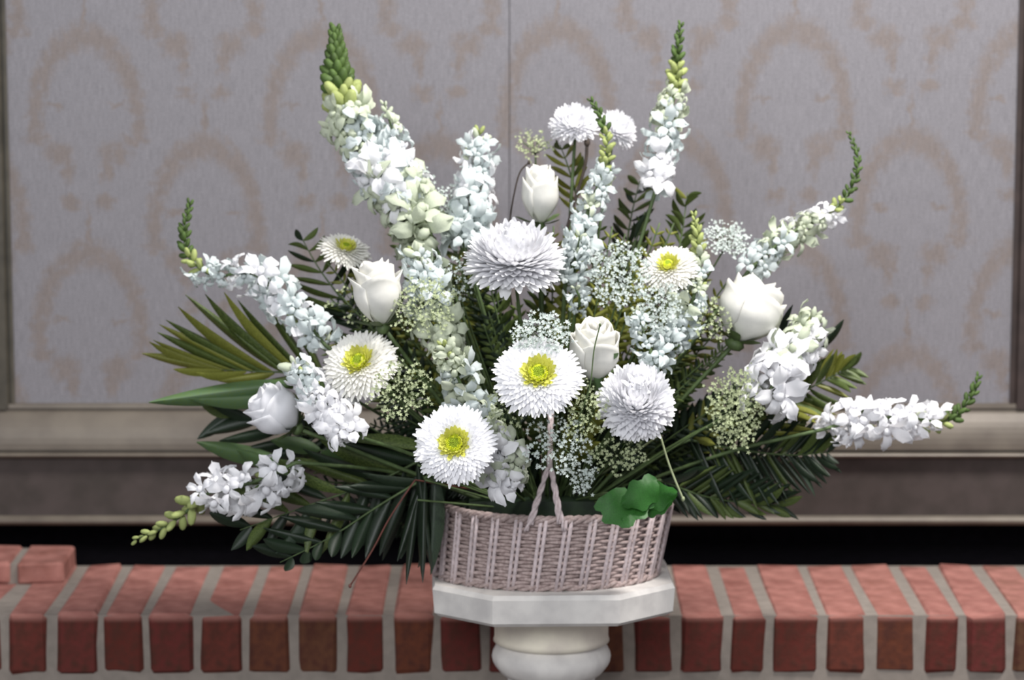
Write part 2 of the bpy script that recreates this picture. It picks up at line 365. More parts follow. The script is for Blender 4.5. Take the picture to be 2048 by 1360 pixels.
# ---------------------------------------------------------------- basket
BC = Vector((.049, -.168, ZT)); HB = .097
bas = thing('wicker_basket', 'whitewashed oval wicker basket holding the white flower arrangement on the stone pedestal', 'basket', BC)
def bell(a, h, off=0):   # point on the basket wall
    t = h / HB; ra = .146 + .006 * t + off; rb = .108 + .014 * t + off
    return Vector((-.005 + .013 * t + ra * math.cos(a), rb * math.sin(a), h))
NS = 30
mb = MB(); rows = 19
for r in range(rows):
    h = .006 + (HB - .014) * r / (rows - 1); pts = []
    for k in range(NS * 4):
        a = 2 * PI * k / (NS * 4); pts.append(bell(a, h + .0006 * math.sin(7 * a + r), .0030 * math.cos(PI * k / 4 + PI * r)))
    mb.add(*tube(pts, .0027, 5, closed=True))
o = link('weave', mb.mesh('weave', WICK), bas); o['kind'] = 'stuff'
for k in range(NS):
    a = 2 * PI * (k + .5) / NS if 0 else 2 * PI * k / NS
    mb = MB()
    for da in (-.022, .022): mb.add(*tube([bell(a + da, h, .0034) for h in (0, .03, .06, HB)], .0030, 5))
    link('stake', mb.mesh('stake', WICKL), bas)
mb = MB()
for s in range(3):
    pts = []
    for k in range(200):
        a = 2 * PI * k / 200; ph = a * 26 + s * 2 * PI / 3; q = bell(a, HB - .001 + .0035 * math.sin(ph), .0035 * math.cos(ph)); pts.append(q)
    mb.add(*tube(pts, .0034, 5, closed=True))
link('rim', mb.mesh('rim', WICK), bas)
mb = MB()
for s in range(2):
    pts = []
    for k in range(200):
        a = 2 * PI * k / 200; ph = a * 22 + s * PI; pts.append(bell(a, .0045 + .0025 * math.sin(ph), .002 + .0025 * math.cos(ph)))
    mb.add(*tube(pts, .003, 5, closed=True))
link('foot_braid', mb.mesh('foot_braid', WICK), bas)
V = [(bell(2 * PI * k / 40, 0, -.004).x, bell(2 * PI * k / 40, 0, -.004).y, z) for z in (.002, .008) for k in range(40)]
mb = MB(); mb.add(V, [tuple(range(40))[::-1], tuple(range(40, 80))] + [(k, (k + 1) % 40, 40 + (k + 1) % 40, 40 + k) for k in range(40)])
link('base', mb.mesh('base', WICK, False), bas)
# handle: two twisted legs at the front meeting, over the top and down at the back
top = P(1099, 935, -.29) - BC
def hstr(a, b_, name='handle_strand'):
    pts = smoothpath([Vector(a), Vector(a).lerp(Vector(b_), .5), Vector(b_)], 14); mb = MB()
    for s in range(2):
        q = [p + Vector((math.cos(i * 1.1 + s * PI), math.sin(i * 1.1 + s * PI), 0)) * .0016 for i, p in enumerate(pts)]
        mb.add(*tube(q, .0020, 5))
    link(name, mb.mesh(name, WICKL), bas)
for px, py in ((1052, 1062), (1062, 1050), (1118, 1048), (1128, 1062)):
    hstr(P(px, py, -.296) - BC, top + Vector(((px - 1090) * .00006, 0, 0)))
pk = P(1101, 830, -.27) - BC
arc = smoothpath([top, pk, Vector((.002, -.03, .30)), Vector((.002, .03, .29)), Vector((.0, .10, .2)), Vector((0, .12, HB))], 40)
mb = MB()
for s in range(3):
    q = [p + Vector((math.cos(i * .9 + s * 2.1), .3 * math.sin(i * .9 + s * 2.1), .5 * math.sin(i * .9 + s * 2.1))) * .0022 for i, p in enumerate(arc)]
    mb.add(*tube(q, .0022, 5))
link('handle', mb.mesh('handle', WICKL), bas)
# foam block inside
foam = MB(); V, Fc = box(-.105, .105, -.07, .07, .0, HB + .004); foam.add(V, Fc)
fo = link('floral_foam', foam.mesh('floral_foam', LEAFD, False)); fo.location = BC + Vector((0, 0, .009)); fo['label'] = 'dark green foam block packed inside the wicker basket under the stems'; fo['category'] = 'foam'
ORG = BC + Vector((0, 0, HB - .005))

def root_at(px):   # insertion point in the foam
    return ORG + Vector((max(-.09, min(.09, ((px - 1100) / 900) * .09)), rnd.uniform(-.04, .04), 0))
def add_stem(root, head, m=STEM, r=.0022, sag=0.0, name='stem', via=None, frm=None):
    a = Vector(frm) if frm is not None else Vector(root.location); b = Vector(head)
    mid = a.lerp(b, .5) + Vector((0, 0, sag)) if via is None else Vector(via)
    pts = smoothpath([a, mid, b], 10); mb = MB(); mb.add(*tube([p - Vector(root.location) for p in pts], r, 6))
    return link(name, mb.mesh(name, m), root)

# ---------------------------------------------------------------- chrysanthemums
def petal_geo(L, W, curl, cup=.35, nu=2, nv=6, tip=1.0):
    def fn(u, v):
        a = curl * v; 
        if abs(curl) < 1e-3: y, z = 0, L * v
        else: z = L * math.sin(a) / curl; y = L * (1 - math.cos(a)) / curl
        wv = W * (.28 + .72 * math.sin(min(1, v * 1.12) * PI / 2)) * (1 if v < .72 else math.sqrt(max(.0, 1 - ((v - .72) / .29) ** 2)) * tip)
        cy = cup * wv * u * u
        return (wv * u, y + cy * math.cos(a), z - cy * math.sin(a))
    return grid(nu, nv, fn)
def head_dir(B, th, ph): return B.to_3x3() @ Vector((math.sin(th) * math.cos(ph), math.sin(th) * math.sin(ph), math.cos(th)))
def mum(px, py, Y, R, n, label, group, flat=.8, disc=False, N=190, seed=0, m=WHITE, thmax=1.9, stemless=False, discr=.22):
    c = P(px, py, Y); R = R * PX(Y); r = random.Random(seed); n = Vector(n).normalized(); B = basis(n, (0, 0, 1) if abs(n.z) < .95 else (0, 1, 0))
    root = thing('chrysanthemum', label, 'chrysanthemum', root_at(px), group)
    S = Matrix.Translation(c) @ B @ Matrix.Diagonal((1, 1, flat, 1)) @ B.inverted()
    inner = MB(); outer = [MB().__class__() for _ in range(3)]
    var = []
    for i in range(3):
        q = MB(); q.add(*petal_geo(R * .80, R * .085, (-.5, -.15, .35)[i], .5)); var.append(q.mesh('outer_petal', m))
    n_out = 30
    t0 = .03 if not disc else .42
    N = int(N * (1.9 if not disc else 2.3))
    for k in range(N):
        u = (k + .5) / N; th = t0 + (1.62 - t0) * u ** .56; ph = k * 2.39996
        d = head_dir(B, th, ph)
        if disc: off = .18; L_ = R * (.45 + .50 * u); curl = .9 - 1.1 * u; st = .18 * R
        else: off = .55 * min(1, th * 1.6); L_ = R * r.uniform(.74, .88); curl = 1.45 - 1.0 * u; st = .16 * R
        dd = head_dir(B, th + off, ph)
        M = S @ TRS(d * st, basis(dd, n), r.uniform(.92, 1.08))
        inner.add(*petal_geo(L_, R * (.078 if not disc else .062), curl + r.uniform(-.15, .15), .5), 1 if disc and u < .17 else 0, M)
    o = link('inner_petals', inner.mesh('inner_petals', [m, PYEL]), root, rel(root, Matrix.Identity(4))); o['kind'] = 'stuff'
    for k in range(n_out):
        th = r.uniform(1.45, thmax); ph = 2 * PI * k / n_out + r.uniform(-.1, .1); dd = head_dir(B, th, ph)
        link('outer_petal', var[k % 3], root, rel(root, S @ TRS(dd * R * .2, basis(dd, n), r.uniform(.88, 1.08))))
    if disc:
        q = MB()
        for k in range(110):
            u = (k + .5) / 110; rr = R * discr * math.sqrt(u); ph = k * 2.39996; z = R * .42 * (1 - .25 * u) + (0 if u > .25 else -.02 * R)
            p = B.to_3x3() @ Vector((rr * math.cos(ph), rr * math.sin(ph), z))
            V, Fc = blob(R * .03, R * .03, R * .10, n=5, m=3); q.add(V, Fc, 1 if u < .35 else 0, S @ TRS(p, B))
        V, Fc = blob(R * discr, R * discr, R * .34, n=12, m=6); q.add(V, Fc, 0, S @ TRS((0, 0, 0), B))
        o = link('disc', q.mesh('disc', [DISC, DISC2]), root, rel(root, Matrix.Identity(4)))
    q = MB(); V, Fc = blob(R * .3, R * .3, R * .28, n=10, m=5); q.add(V, Fc, 0, S @ TRS(-n * R * .12, B)); link('calyx', q.mesh('calyx', STEM), root, rel(root, Matrix.Identity(4)))
    add_stem(root, c - n * R * .2, sag=.0)
    return root
G1 = 'round white chrysanthemums'; G2 = 'white chrysanthemums with yellow green centres'
mum(1028, 522, -.30, 106, (-.02, -.30, .95), 'largest white chrysanthemum, wide with drooping lower petals, high in the middle', G1, .80, seed=1, N=210, thmax=2.1)
mum(1272, 806, -.38, 83, (.04, -.72, .70), 'round ball shaped white chrysanthemum just right of the yellow centred daisy flower, above the basket', G1, 1.08, seed=2, N=240, thmax=2.15)
mum(1150, 250, -.08, 54, (-.1, -.45, .88), 'small white chrysanthemum at the top, left of the dark green bud tip', G1, .8, seed=3, N=130, thmax=1.75)
mum(1232, 262, -.06, 46, (.55, -.4, .7), 'small white chrysanthemum at the top, right behind the dark green bud tip', G1, .9, seed=4, N=130, thmax=1.8)
mum(720, 728, -.32, 76, (-.25, -.75, .6), 'white chrysanthemum with yellow green centre on the left, below the left rose', G2, .6, True, N=130, seed=5, m=CREAM, thmax=1.75)
mum(1076, 752, -.42, 88, (.03, -.80, .60), 'white chrysanthemum with bright yellow green centre in the middle, below the lacy white sprig', G2, .55, True, N=140, seed=6, thmax=1.7)
mum(910, 888, -.43, 80, (-.12, -.93, .35), 'white chrysanthemum with yellow green centre lowest of all, left above the basket', G2, .55, True, N=140, seed=7, thmax=1.7, discr=.22)
mum(1338, 535, -.24, 58, (-.2, -.62, .76), 'pale yellow centred chrysanthemum on the right between lacy umbels', G2, .62, True, N=110, seed=8, m=CREAM, thmax=1.75, discr=.16)
mum(690, 500, -.16, 52, (.25, -.45, .86), 'small white chrysanthemum seen from its side with a yellow centre, at upper left', G2, .6, True, N=100, seed=9, m=CREAM, thmax=1.8)

# ---------------------------------------------------------------- roses
def rose(px, py, Y, W, H, n, label, m=CREAM, openn=.2, seed=0, layers=4, tight=1.0):
    c = P(px, py, Y); s = PX(Y); R = W * s / 2; Hh = H * s; r = random.Random(seed); n = Vector(n).normalized(); B = basis(n, (0, -1, 0.2))
    root = thing('rose', label, 'rose', root_at(px), 'white roses')
    base = c - n * Hh / 2
    cnt = [2, 3, 3, 4, 4][:layers] if layers < 5 else [2, 3, 3, 4, 4]
    for l, k_ in enumerate(cnt):
        t = (l + 1) / len(cnt); Rl = R * (.30 + .70 * t ** .9); Hl = Hh * (1.0 - .12 * t * (l == len(cnt) - 1) - .03 * l)
        for k in range(k_):
            a0 = 2 * PI * (k / k_) + l * 1.1 + r.uniform(-.15, .15); hw = (2 * PI / k_) * .66; lip = openn * t * r.uniform(.6, 1.3); wob = r.uniform(0, 6)
            def fn(u, v, a0=a0, hw=hw, Rl=Rl, Hl=Hl, lip=lip, t=t, wob=wob):
                top = 1 - .17 * u * u - .05 * abs(u)
                vv = v * top
                bulge = math.sin(min(1, vv * 1.45 + .02) * PI / 2) ** .75
                close = 1 - (.30 - .2 * t) * max(0, vv - .55) / .45 * tight
                lp = lip * max(0, vv - .80) / .20
                rr = Rl * (bulge * close + lp * .8) * (1 + .035 * u)
                a = a0 + u * hw * (.35 + .65 * min(1, v * 2.2))
                z = Hl * (vv - .06 * lp) + Hl * .012 * math.sin(3 * u + wob) * v
                return (rr * math.cos(a), rr * math.sin(a), z)
            q = MB(); q.add(*grid(8, 9, fn))
            o = link('petal', q.mesh('petal', m), root, rel(root, TRS(base, B)))
            sd = o.modifiers.new('thick', 'SOLIDIFY'); sd.thickness = .0009
    q = MB()
    for k in range(5):
        a = 2 * PI * k / 5; V, Fc = petal_geo(Hh * .42, R * .24, .5, .3)
        q.add(V, Fc, 0, TRS(base, B) @ basis((math.cos(a), math.sin(a), .05), (0, 0, 1)))
    V, Fc = blob(R * .3, R * .3, Hh * .1, n=8, m=4); q.add(V, Fc, 0, TRS(base - n * Hh * .03, B))
    link('sepals', q.mesh('sepals', STEM), root, rel(root, Matrix.Identity(4)))
    add_stem(root, base, r=.0028); return root
rose(755, 585, -.30, 100, 138, (-.14, .02, 1), 'white rose with open ruffled top standing at the left of the arrangement', seed=1, openn=.34)
rose(1080, 388, -.16, 76, 124, (.0, -.1, 1), 'narrow tall white rosebud standing above the largest chrysanthemum', seed=2, openn=.05, layers=4)
rose(1500, 620, -.22, 136, 142, (.40, .12, .9), 'biggest rounded white rose on the right side, plump and smooth', seed=3, openn=.1, m=CREAM)
rose(1188, 702, -.35, 104, 136, (.05, -.3, 1), 'cream rose in the middle between yellow centred flower and ball chrysanthemum', seed=4, openn=.15)
rose(550, 822, -.28, 104, 112, (-.72, -.12, .62), 'white rose on the far left lying low and facing left', seed=5, openn=.2, m=WHITE)

# ---------------------------------------------------------------- snapdragon spikes
def lobes(mb, L, W, a, tilt, seed, mi=0, z0=.5, r0=.22):
    r = random.Random(seed); w1 = r.uniform(0, 6)
    def fn(u, v):
        wv = W * (.55 + .6 * math.sin(v * PI * .62)) * (1 if v < .75 else max(0, 1 - ((v - .75) / .26) ** 2) * .92 + .08)
        b = tilt * v * 1.2; z = z0 + L * v * math.cos(b); rr = r0 + L * v * math.sin(b) + .03 * math.sin(u * 4 + w1) * v; 
        x = wv * u; y = rr
        return (x * math.cos(a) - y * math.sin(a), x * math.sin(a) + y * math.cos(a), z + .05 * math.sin(u * 5 + w1) * v - .05 * u * u)
    mb.add(*grid(4, 4, fn), mi)
def floret_mesh(m, seed):
    mb = MB(); r = random.Random(seed); n = 8; V = []
    prof = [(.07, 0), (.10, .12), (.14, .3), (.20, .48), (.24, .58)]
    for rr, z in prof:
        for k in range(n): a = 2 * PI * k / n; V.append((rr * math.cos(a), rr * math.sin(a) * .85, z))
    mb.add(V, [(i * n + k, i * n + (k + 1) % n, (i + 1) * n + (k + 1) % n, (i + 1) * n + k) for i in range(len(prof) - 1) for k in range(n)])
    for a in (-.55, .55): lobes(mb, r.uniform(.6, .9), r.uniform(.16, .25), a + r.uniform(-.2, .2), 1.0 + r.uniform(-.5, .4), seed * 9 + int(a * 10))
    for a in (2.1, PI, -2.1): lobes(mb, r.uniform(.4, .8), r.uniform(.15, .24), a + r.uniform(-.25, .25), 1.4 + r.uniform(-.5, .5), seed * 7 + int(a * 10))
    V, Fc = blob(.20, .16, .16, (0, -.08, .62), 7, 4); mb.add(V, Fc)
    for k in range(5):
        a = 2 * PI * k / 5; V, Fc = petal_geo(.26, .09, -.2, .3, 2, 3); mb.add(V, Fc, 1, Matrix.Translation((.0, 0, 0)) @ basis((.45 * math.cos(a), .45 * math.sin(a), 1), (0, 0, 1)))
    return mb.mesh('floret', [m, STEM])
def bud_mesh(m, seed, fat=.26):
    mb = MB(); V, Fc = blob(fat, fat * .9, .5, (0, 0, .45), 7, 5); mb.add(V, Fc)
    for k in range(4):
        a = 2 * PI * k / 4; V, Fc = petal_geo(.42, .12, .55, .3, 2, 3); mb.add(V, Fc, 1, Matrix.Translation((.06 * math.cos(a), .06 * math.sin(a), 0)) @ basis((.7 * math.cos(a), .7 * math.sin(a), 1), (0, 0, 1)))
    return mb.mesh('bud', [m, GRN])
FL = {k: [floret_mesh(m, i + 1) for i in range(7)] for k, m in (('w', WHITE), ('c', COOL), ('p', PALE))}
BU = {k: [bud_mesh(m, i) for i in range(2)] for k, m in (('g', GRN), ('y', YG), ('p', PALE))}
def spike(pts, Y0, Y1, label, wid, zones=(.36, .52), nb=26, nf=18, col='w', seed=0, fs=1.0, tipw=.5, name='snapdragon_stem', cat='snapdragon', front=.25, yoff=0, buds='g', mid='y'):
    """pts in the photo from tip to the lowest floret; Y0 depth at tip, Y1 at the base; wid = overall width of the floret zone in pixels"""
    r = random.Random(seed); L = len(pts)
    W3 = [P(p[0], p[1], Y0 + (Y1 - Y0) * i / (L - 1)) for i, p in enumerate(pts)]
    path = smoothpath(W3, 60); s = PX((Y0 + Y1) / 2); hw = wid * s / 2
    ro = root_at(pts[-1][0]); root = thing(name, label, cat, ro)
    mid_ = path[-1].lerp(ro, .45) + Vector((0, 0, .01))
    full = path + smoothpath([path[-1], mid_, ro], 8)[1:]
    mb = MB(); mb.add(*tube([p - ro for p in full], [.0008 + .0018 * min(1, i / 40) for i in range(len(full))], 6)); link('stem', mb.mesh('stem', STEM), root)
    def at(t):
        x = max(0, min(58.99, t * 59)); i = int(x); return path[i].lerp(path[i + 1], x - i), (path[max(0, i - 1)] - path[min(59, i + 2)]).normalized()
    def side(ax, ph):
        u = basis(ax, (0, -1, 0)).to_3x3(); return u @ Vector((math.cos(ph), math.sin(ph), 0))
    # buds
    for k in range(nb):
        t = (k + .5) / nb * zones[1] * .98; p, ax = at(t); q = t / zones[1]
        ph = k * 2.39996; sd = side(ax, ph)
        sz = hw * (.30 + tipw * q)
        kind = buds if t < zones[0] else mid
        d = (sd * (.35 + .55 * q) + ax * (1.0 - .45 * q)).normalized()
        link('bud', BU[kind][k % 2], root, rel(root, TRS(p + sd * hw * .06, basis(d, ax, r.uniform(0, 6)), sz * r.uniform(.85, 1.15))))
    fb = [FL[c_] for c_ in col]; nf = int(nf * 1.45)
    for k in range(nf // 4):
        t = r.uniform(zones[1], 1); p, ax = at(t); sd = side(ax, r.uniform(0, 2 * PI)); d = (sd * .8 + ax).normalized()
        link('bud', BU[('y', 'p', 'g')[k % 3]][k % 2], root, rel(root, TRS(p + sd * hw * .25, basis(d, ax, r.uniform(0, 6)), hw * r.uniform(.35, .6))))
    for k in range(nf):
        t = zones[1] * .93 + (1 - zones[1] * .93) * (k + .5) / nf; p, ax = at(t); q = (k + .5) / nf
        ph = k * 2.39996 + r.uniform(-.3, .3); sd = side(ax, ph)
        sz = hw * (.66 + .34 * min(1, q * 2.2)) * fs * r.uniform(.68, 1.28)
        d = (sd * 1.0 + ax * r.uniform(-.15, .75) + Vector((r.uniform(-.3, .3), -front + r.uniform(-.2, .2), r.uniform(-.3, .2)))).normalized()
        fm = fb[max(0, min(len(fb) - 1, int(q * len(fb) + r.gauss(0, .8))))][r.randrange(7)]
        link('floret', fm, root, rel(root, TRS(p + sd * hw * .12, basis(d, ax + Vector((0, 0, .5)), r.uniform(-.9, .9)), sz)))
    return root
spike([(672, 62), (676, 150), (700, 240), (752, 330), (810, 410), (850, 480)], -.10, -.2, 'tallest snapdragon at upper left with dark green pointed tip and broad white florets', 138, (.29, .37), 70, 46, 'pcwcpp', 1, tipw=.5, fs=.85)
spike([(768, 205), (785, 260), (815, 330), (838, 390), (850, 440)], -.14, -.2, 'short white snapdragon leaning against the right flank of the tallest left one', 66, (.1, .2), 8, 16, 'cwpp', 2, buds='p', mid='p')
spike([(1362, 48), (1354, 110), (1352, 170), (1338, 240), (1322, 310), (1310, 385)], -.06, -.14, 'tall snapdragon at top right with green tip above a thin column of white florets', 74, (.26, .46), 34, 20, 'pccw', 3, tipw=.55)
spike([(1698, 265), (1716, 320), (1700, 380), (1655, 430), (1600, 455), (1545, 498), (1495, 545)], -.08, -.18, 'curved snapdragon at far right whose green tip bends upward like a hook', 64, (.40, .5), 38, 22, 'wppc', 4, tipw=.4)
spike([(380, 405), (369, 460), (378, 515), (430, 552), (500, 545), (560, 590), (610, 640), (650, 690)], -.12, -.24, 'curved snapdragon at left with a green hooked tip above the palm fan', 84, (.28, .38), 36, 24, 'ccwc', 5, tipw=.36)
spike([(268, 1080), (318, 1060), (365, 1030), (410, 990), (470, 975), (530, 955), (592, 925)], -.26, -.3, 'drooping snapdragon at lower left pointing down past the dark palm leaves', 92, (.16, .5), 20, 12, 'www', 6, tipw=.7, fs=1.15, buds='y', mid='y')
spike([(1958, 752), (1938, 800), (1895, 842), (1840, 838), (1775, 835), (1705, 842), (1650, 858)], -.14, -.24, 'snapdragon lying flat at far right with its tip curling up over the moulding', 88, (.36, .44), 32, 20, 'wwww', 7, tipw=.36)
spike([(958, 262), (950, 320), (945, 380), (938, 430), (925, 480)], -.12, -.2, 'white snapdragon column at upper middle left of the tall rosebud', 88, (.03, .1), 5, 24, 'cwcc', 8, buds='y', mid='p')
spike([(1182, 200), (1204, 240), (1214, 290), (1205, 350), (1180, 410), (1165, 470), (1150, 520)], -.14, -.22, 'snapdragon with a dark green tip crossing between the two top chrysanthemums', 74, (.26, .48), 34, 18, 'pccc', 9, tipw=.42)
spike([(1632, 628), (1610, 670), (1585, 710), (1555, 755), (1530, 800)], -.22, -.28, 'white snapdragon cluster below the big right rose', 108, (.06, .16), 8, 22, 'pwww', 10, buds='p', mid='p')
spike([(885, 688), (900, 720), (918, 760), (940, 810), (975, 850)], -.36, -.34, 'pale green white snapdragon in the middle above the lowest yellow centred flower', 84, (.05, .12), 5, 16, 'pcp', 11, buds='y', mid='p')
spike([(585, 728), (615, 760), (645, 800), (670, 835), (700, 868)], -.30, -.36, 'dense white snapdragon at the left next to the low facing rose', 104, (.03, .08), 4, 34, 'cwww', 12, fs=.75, buds='p', mid='p')
spike([(1388, 428), (1395, 480), (1400, 540), (1385, 600), (1365, 650), (1330, 700)], -.2, -.28, 'green budded snapdragon with pale florets right of the pale yellow centred flower', 72, (.30, .42), 26, 18, 'pcc', 13, tipw=.6, buds='y', mid='p')
spike([(828, 500), (845, 540), (862, 580), (880, 640), (890, 690)], -.26, -.3, 'pale snapdragon between the left rose and the largest chrysanthemum', 92, (.03, .1), 4, 18, 'ccp', 14, buds='y', mid='p')
spike([(1150, 575), (1160, 600), (1150, 625)], -.28, -.26, 'few single white florets in the dark gap right under the largest chrysanthemum', 60, (.05, .1), 2, 4, 'c', 15, buds='p', mid='p')
spike([(1270, 620), (1285, 660), (1300, 700), (1312, 745)], -.3, -.32, 'small cool white snapdragon just above the ball chrysanthemum', 62, (.05, .1), 3, 9, 'cc', 16, buds='p', mid='p')
spike([(985, 860), (1005, 900), (1015, 935), (1010, 970)], -.38, -.36, 'creamy small petalled bloom cluster right of the lowest yellow centred flower', 104, (.03, .08), 3, 24, 'pwpw', 17, fs=.85, buds='y', mid='p')
spike([(1160, 470), (1150, 520), (1130, 570)], -.24, -.24, 'pale florets tucked behind the right edge of the largest chrysanthemum', 70, (.05, .1), 2, 9, 'cc', 18, buds='p', mid='p')

# ---------------------------------------------------------------- lace umbels and fine sprigs
def tiny(mb, c, nrm, s, r, mi=0):
    B = basis(nrm, (0, 0, 1), r.uniform(0, 6)); V = [Vector((0, 0, 0))]
    for k in range(10):
        a = 2 * PI * k / 10; rr = s if k % 2 == 0 else s * .42; V.append(Vector((rr * math.cos(a), rr * math.sin(a), s * .3 if k % 2 == 0 else 0)))
    mb.add(V, [(0, 1 + k, 1 + (k + 1) % 10) for k in range(10)], mi, TRS(c, B))
def umbel(px, py, Y, rx, ry, n, label, m=LACE, N=34, seed=0, name='lace_flower', k_t=16, dens=1.0, sz=.0031):
    r = random.Random(seed); c = P(px, py, Y); s = PX(Y); n = Vector(n).normalized(); B = basis(n, (0, 0, 1))
    root = thing(name, label, 'lace flower', root_at(px), 'fine lacy filler blossoms'); R = max(rx, ry) * s; hub = c - n * R * .75
    bl = MB(); ra = MB(); sq = min(rx, ry) / max(rx, ry)
    for k in range(N):
        rr = math.sqrt((k + .5) / N) * R; a = k * 2.39996
        wx = rr * math.cos(a) * (1 if rx >= ry else sq); wy = rr * math.sin(a) * (1 if ry >= rx else sq)
        # offsets in the picture-facing plane keep the oval lean of the umbel
        q = c + B.to_3x3() @ Vector((wx, wy, .18 * R * (1 - (rr / R) ** 2) + r.uniform(-.1, .1) * R))
        ra.add(*tube([hub - root.location, hub.lerp(q, .5) - root.location + n * .003, q - root.location], .0005, 3))
        for j in range(int(k_t * dens)):
            o3 = Vector((r.gauss(0, 1), r.gauss(0, 1), r.gauss(0, .4))) * .0042
            tiny(bl, q + B.to_3x3() @ o3, (n + Vector((r.uniform(-.6, .6), r.uniform(-.6, .6), r.uniform(-.6, .6)))), sz * r.uniform(.5, 1.1), r)
    o = link('blossoms', bl.mesh('blossoms', m, False), root, rel(root, Matrix.Identity(4))); o['kind'] = 'stuff'
    link('rays', ra.mesh('rays', STEM), root); add_stem(root, hub, r=.0012); return root
UM = [
 (1240, 550, -.28, 62, 68, (-.1, -.9, .4), 'round lacy umbel left of the pale yellow centred flower', LACE, 44, 12),
 (1318, 615, -.30, 44, 48, (0, -.9, .3), 'smaller lacy umbel just below the pale yellow centred flower', LACE, 26, 11),
 (1452, 480, -.16, 46, 42, (.1, -.7, .7), 'lacy umbel above the biggest right rose', LACE, 28, 11),
 (1470, 815, -.30, 56, 78, (-.1, -.95, .2), 'greenish cream lacy umbel hanging at lower right above the dark fern', LACEG, 46, 13),
 (1085, 668, -.40, 60, 44, (-.1, -.85, .5), 'lacy white sprig directly above the middle yellow centred flower', LACE, 34, 11),
 (810, 380, -.18, 62, 66, (.1, -.8, .5), 'loose lacy umbel in front of the tallest left snapdragon', LACE, 30, 8),
 (905, 420, -.18, 48, 60, (0, -.8, .5), 'loose lacy sprig left of the tall rosebud', LACE, 22, 8),
 (1068, 290, -.08, 38, 30, (-.1, -.7, .7), 'pale green lacy bud cluster left of the top chrysanthemum', LACEG, 16, 6),
 (850, 610, -.32, 66, 60, (0, -.85, .4), 'green white lacy sprig right of the left rose', LACEG, 34, 9),
 (800, 780, -.38, 62, 60, (0, -.9, .3), 'green white lacy sprig right of the left yellow centred flower', LACEG, 30, 9),
 (1170, 820, -.40, 46, 60, (0, -.9, .3), 'green white lacy sprig left of the ball chrysanthemum', LACEG, 22, 8),
 (1115, 890, -.40, 62, 60, (0, -.9, .2), 'white lacy sprig hanging over the wicker handle', LACE, 26, 10),
 (1165, 950, -.38, 30, 36, (.1, -.9, .1), 'tip of white lacy sprig hanging lowest over the basket', LACE, 12, 10),
 (1240, 910, -.38, 58, 36, (.1, -.9, .2), 'greenish lacy sprig under the ball chrysanthemum', LACEG, 18, 8),
 (1015, 815, -.40, 46, 40, (0, -.9, .3), 'green white lacy sprig below the middle yellow centred flower', LACEG, 16, 8),
 (1415, 640, -.26, 46, 46, (0, -.9, .4), 'sparse lacy sprig left under the biggest right rose', LACEG, 14, 7),
 (910, 560, -.28, 36, 50, (0, -.9, .3), 'sparse lacy sprig left of the largest chrysanthemum', LACE, 14, 7),
 (700, 600, -.2, 44, 60, (-.2, -.8, .4), 'sparse greenish sprig left of the left rose', LACEG, 6, 6),
]
for i, (a, b_, c_, d_, e_, n_, lb, m_, N_, kt) in enumerate(UM): umbel(a, b_, c_, d_, e_, n_, lb, m_, N_, i + 30, k_t=kt)

# ---------------------------------------------------------------- leaves
def blade_geo(fold=.35, bend=.25, nv=8, shape=.9, ripple=0):
    def fn(u, v):
        wv = .5 * math.sin(PI * min(1, (v * .96 + .03)) ** shape) ** .8
        return (wv * u, bend * v * v - fold * abs(u) * wv + ripple * math.sin(v * 20) * abs(u), v)
    return grid(2, nv, fn)
def leafmesh(name, m, **k):
    mb = MB(); mb.add(*blade_geo(**k)); return mb.mesh(name, m)
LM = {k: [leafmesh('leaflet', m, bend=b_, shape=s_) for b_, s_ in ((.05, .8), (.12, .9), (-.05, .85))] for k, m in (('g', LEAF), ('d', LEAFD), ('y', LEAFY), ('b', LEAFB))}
def place_leaf(root, a, b_, width, meshes, r, name='leaflet', up=(0, -1, .3)):
    d = b_ - a; L = d.length
    link(name, meshes[r.randrange(len(meshes))], root, rel(root, TRS(a, basis(d, Vector(up) + Vector((r.uniform(-.5, .5), 0, r.uniform(-.4, .4)))), (width, L, L))))
def frond(rachis, Y0, Y1, sides, label, kinds='g', wid=14, seed=0, name='palm_frond', cat='palm frond', n=None, group=None, ydrop=.02):
    """rachis pixels from base to tip, sides = list of tip polylines ordered base to tip with counts"""
    r = random.Random(seed); L = len(rachis); W3 = [P(p[0], p[1], Y0 + (Y1 - Y0) * i / (L - 1)) for i, p in enumerate(rachis)]
    path = smoothpath(W3, 40); ro = root_at(rachis[0][0]); root = thing(name, label, cat, ro, group)
    full = smoothpath([ro, ro.lerp(path[0], .6) + Vector((0, 0, .004)), path[0]], 6)[:-1] + path
    mb = MB(); mb.add(*tube([p - ro for p in full], [.0022 - .0016 * i / len(full) for i in range(len(full))], 5)); link('rachis', mb.mesh('rachis', STEM), root)
    for tips, cnt in sides:
        Yt = lambda t: Y0 + (Y1 - Y0) * t
        tp = smoothpath([Vector((x, y, 0)) for x, y in tips], 50)
        for k in range(cnt):
            t = (k + .5) / cnt; a = path[int(t * 39)]; q = tp[int(t * 49)]
            b_ = P(q.x + r.uniform(-8, 8), q.y + r.uniform(-8, 8), Yt(t) - ydrop + r.uniform(-.02, .02))
            place_leaf(root, a, b_, wid * PX(Y0) * r.uniform(.8, 1.2), LM[kinds[r.randrange(len(kinds))]], r)
    return root
frond([(660, 770), (590, 748), (500, 742), (420, 738)], -.16, -.12, [([(560, 560), (475, 592), (372, 592), (325, 640), (296, 680), (280, 710)], 13), ([(560, 770), (480, 775), (400, 760), (330, 735)], 5)],
      'palm frond fanned out at the left with yellow green spear leaflets', 'gyyg', 19, 1)
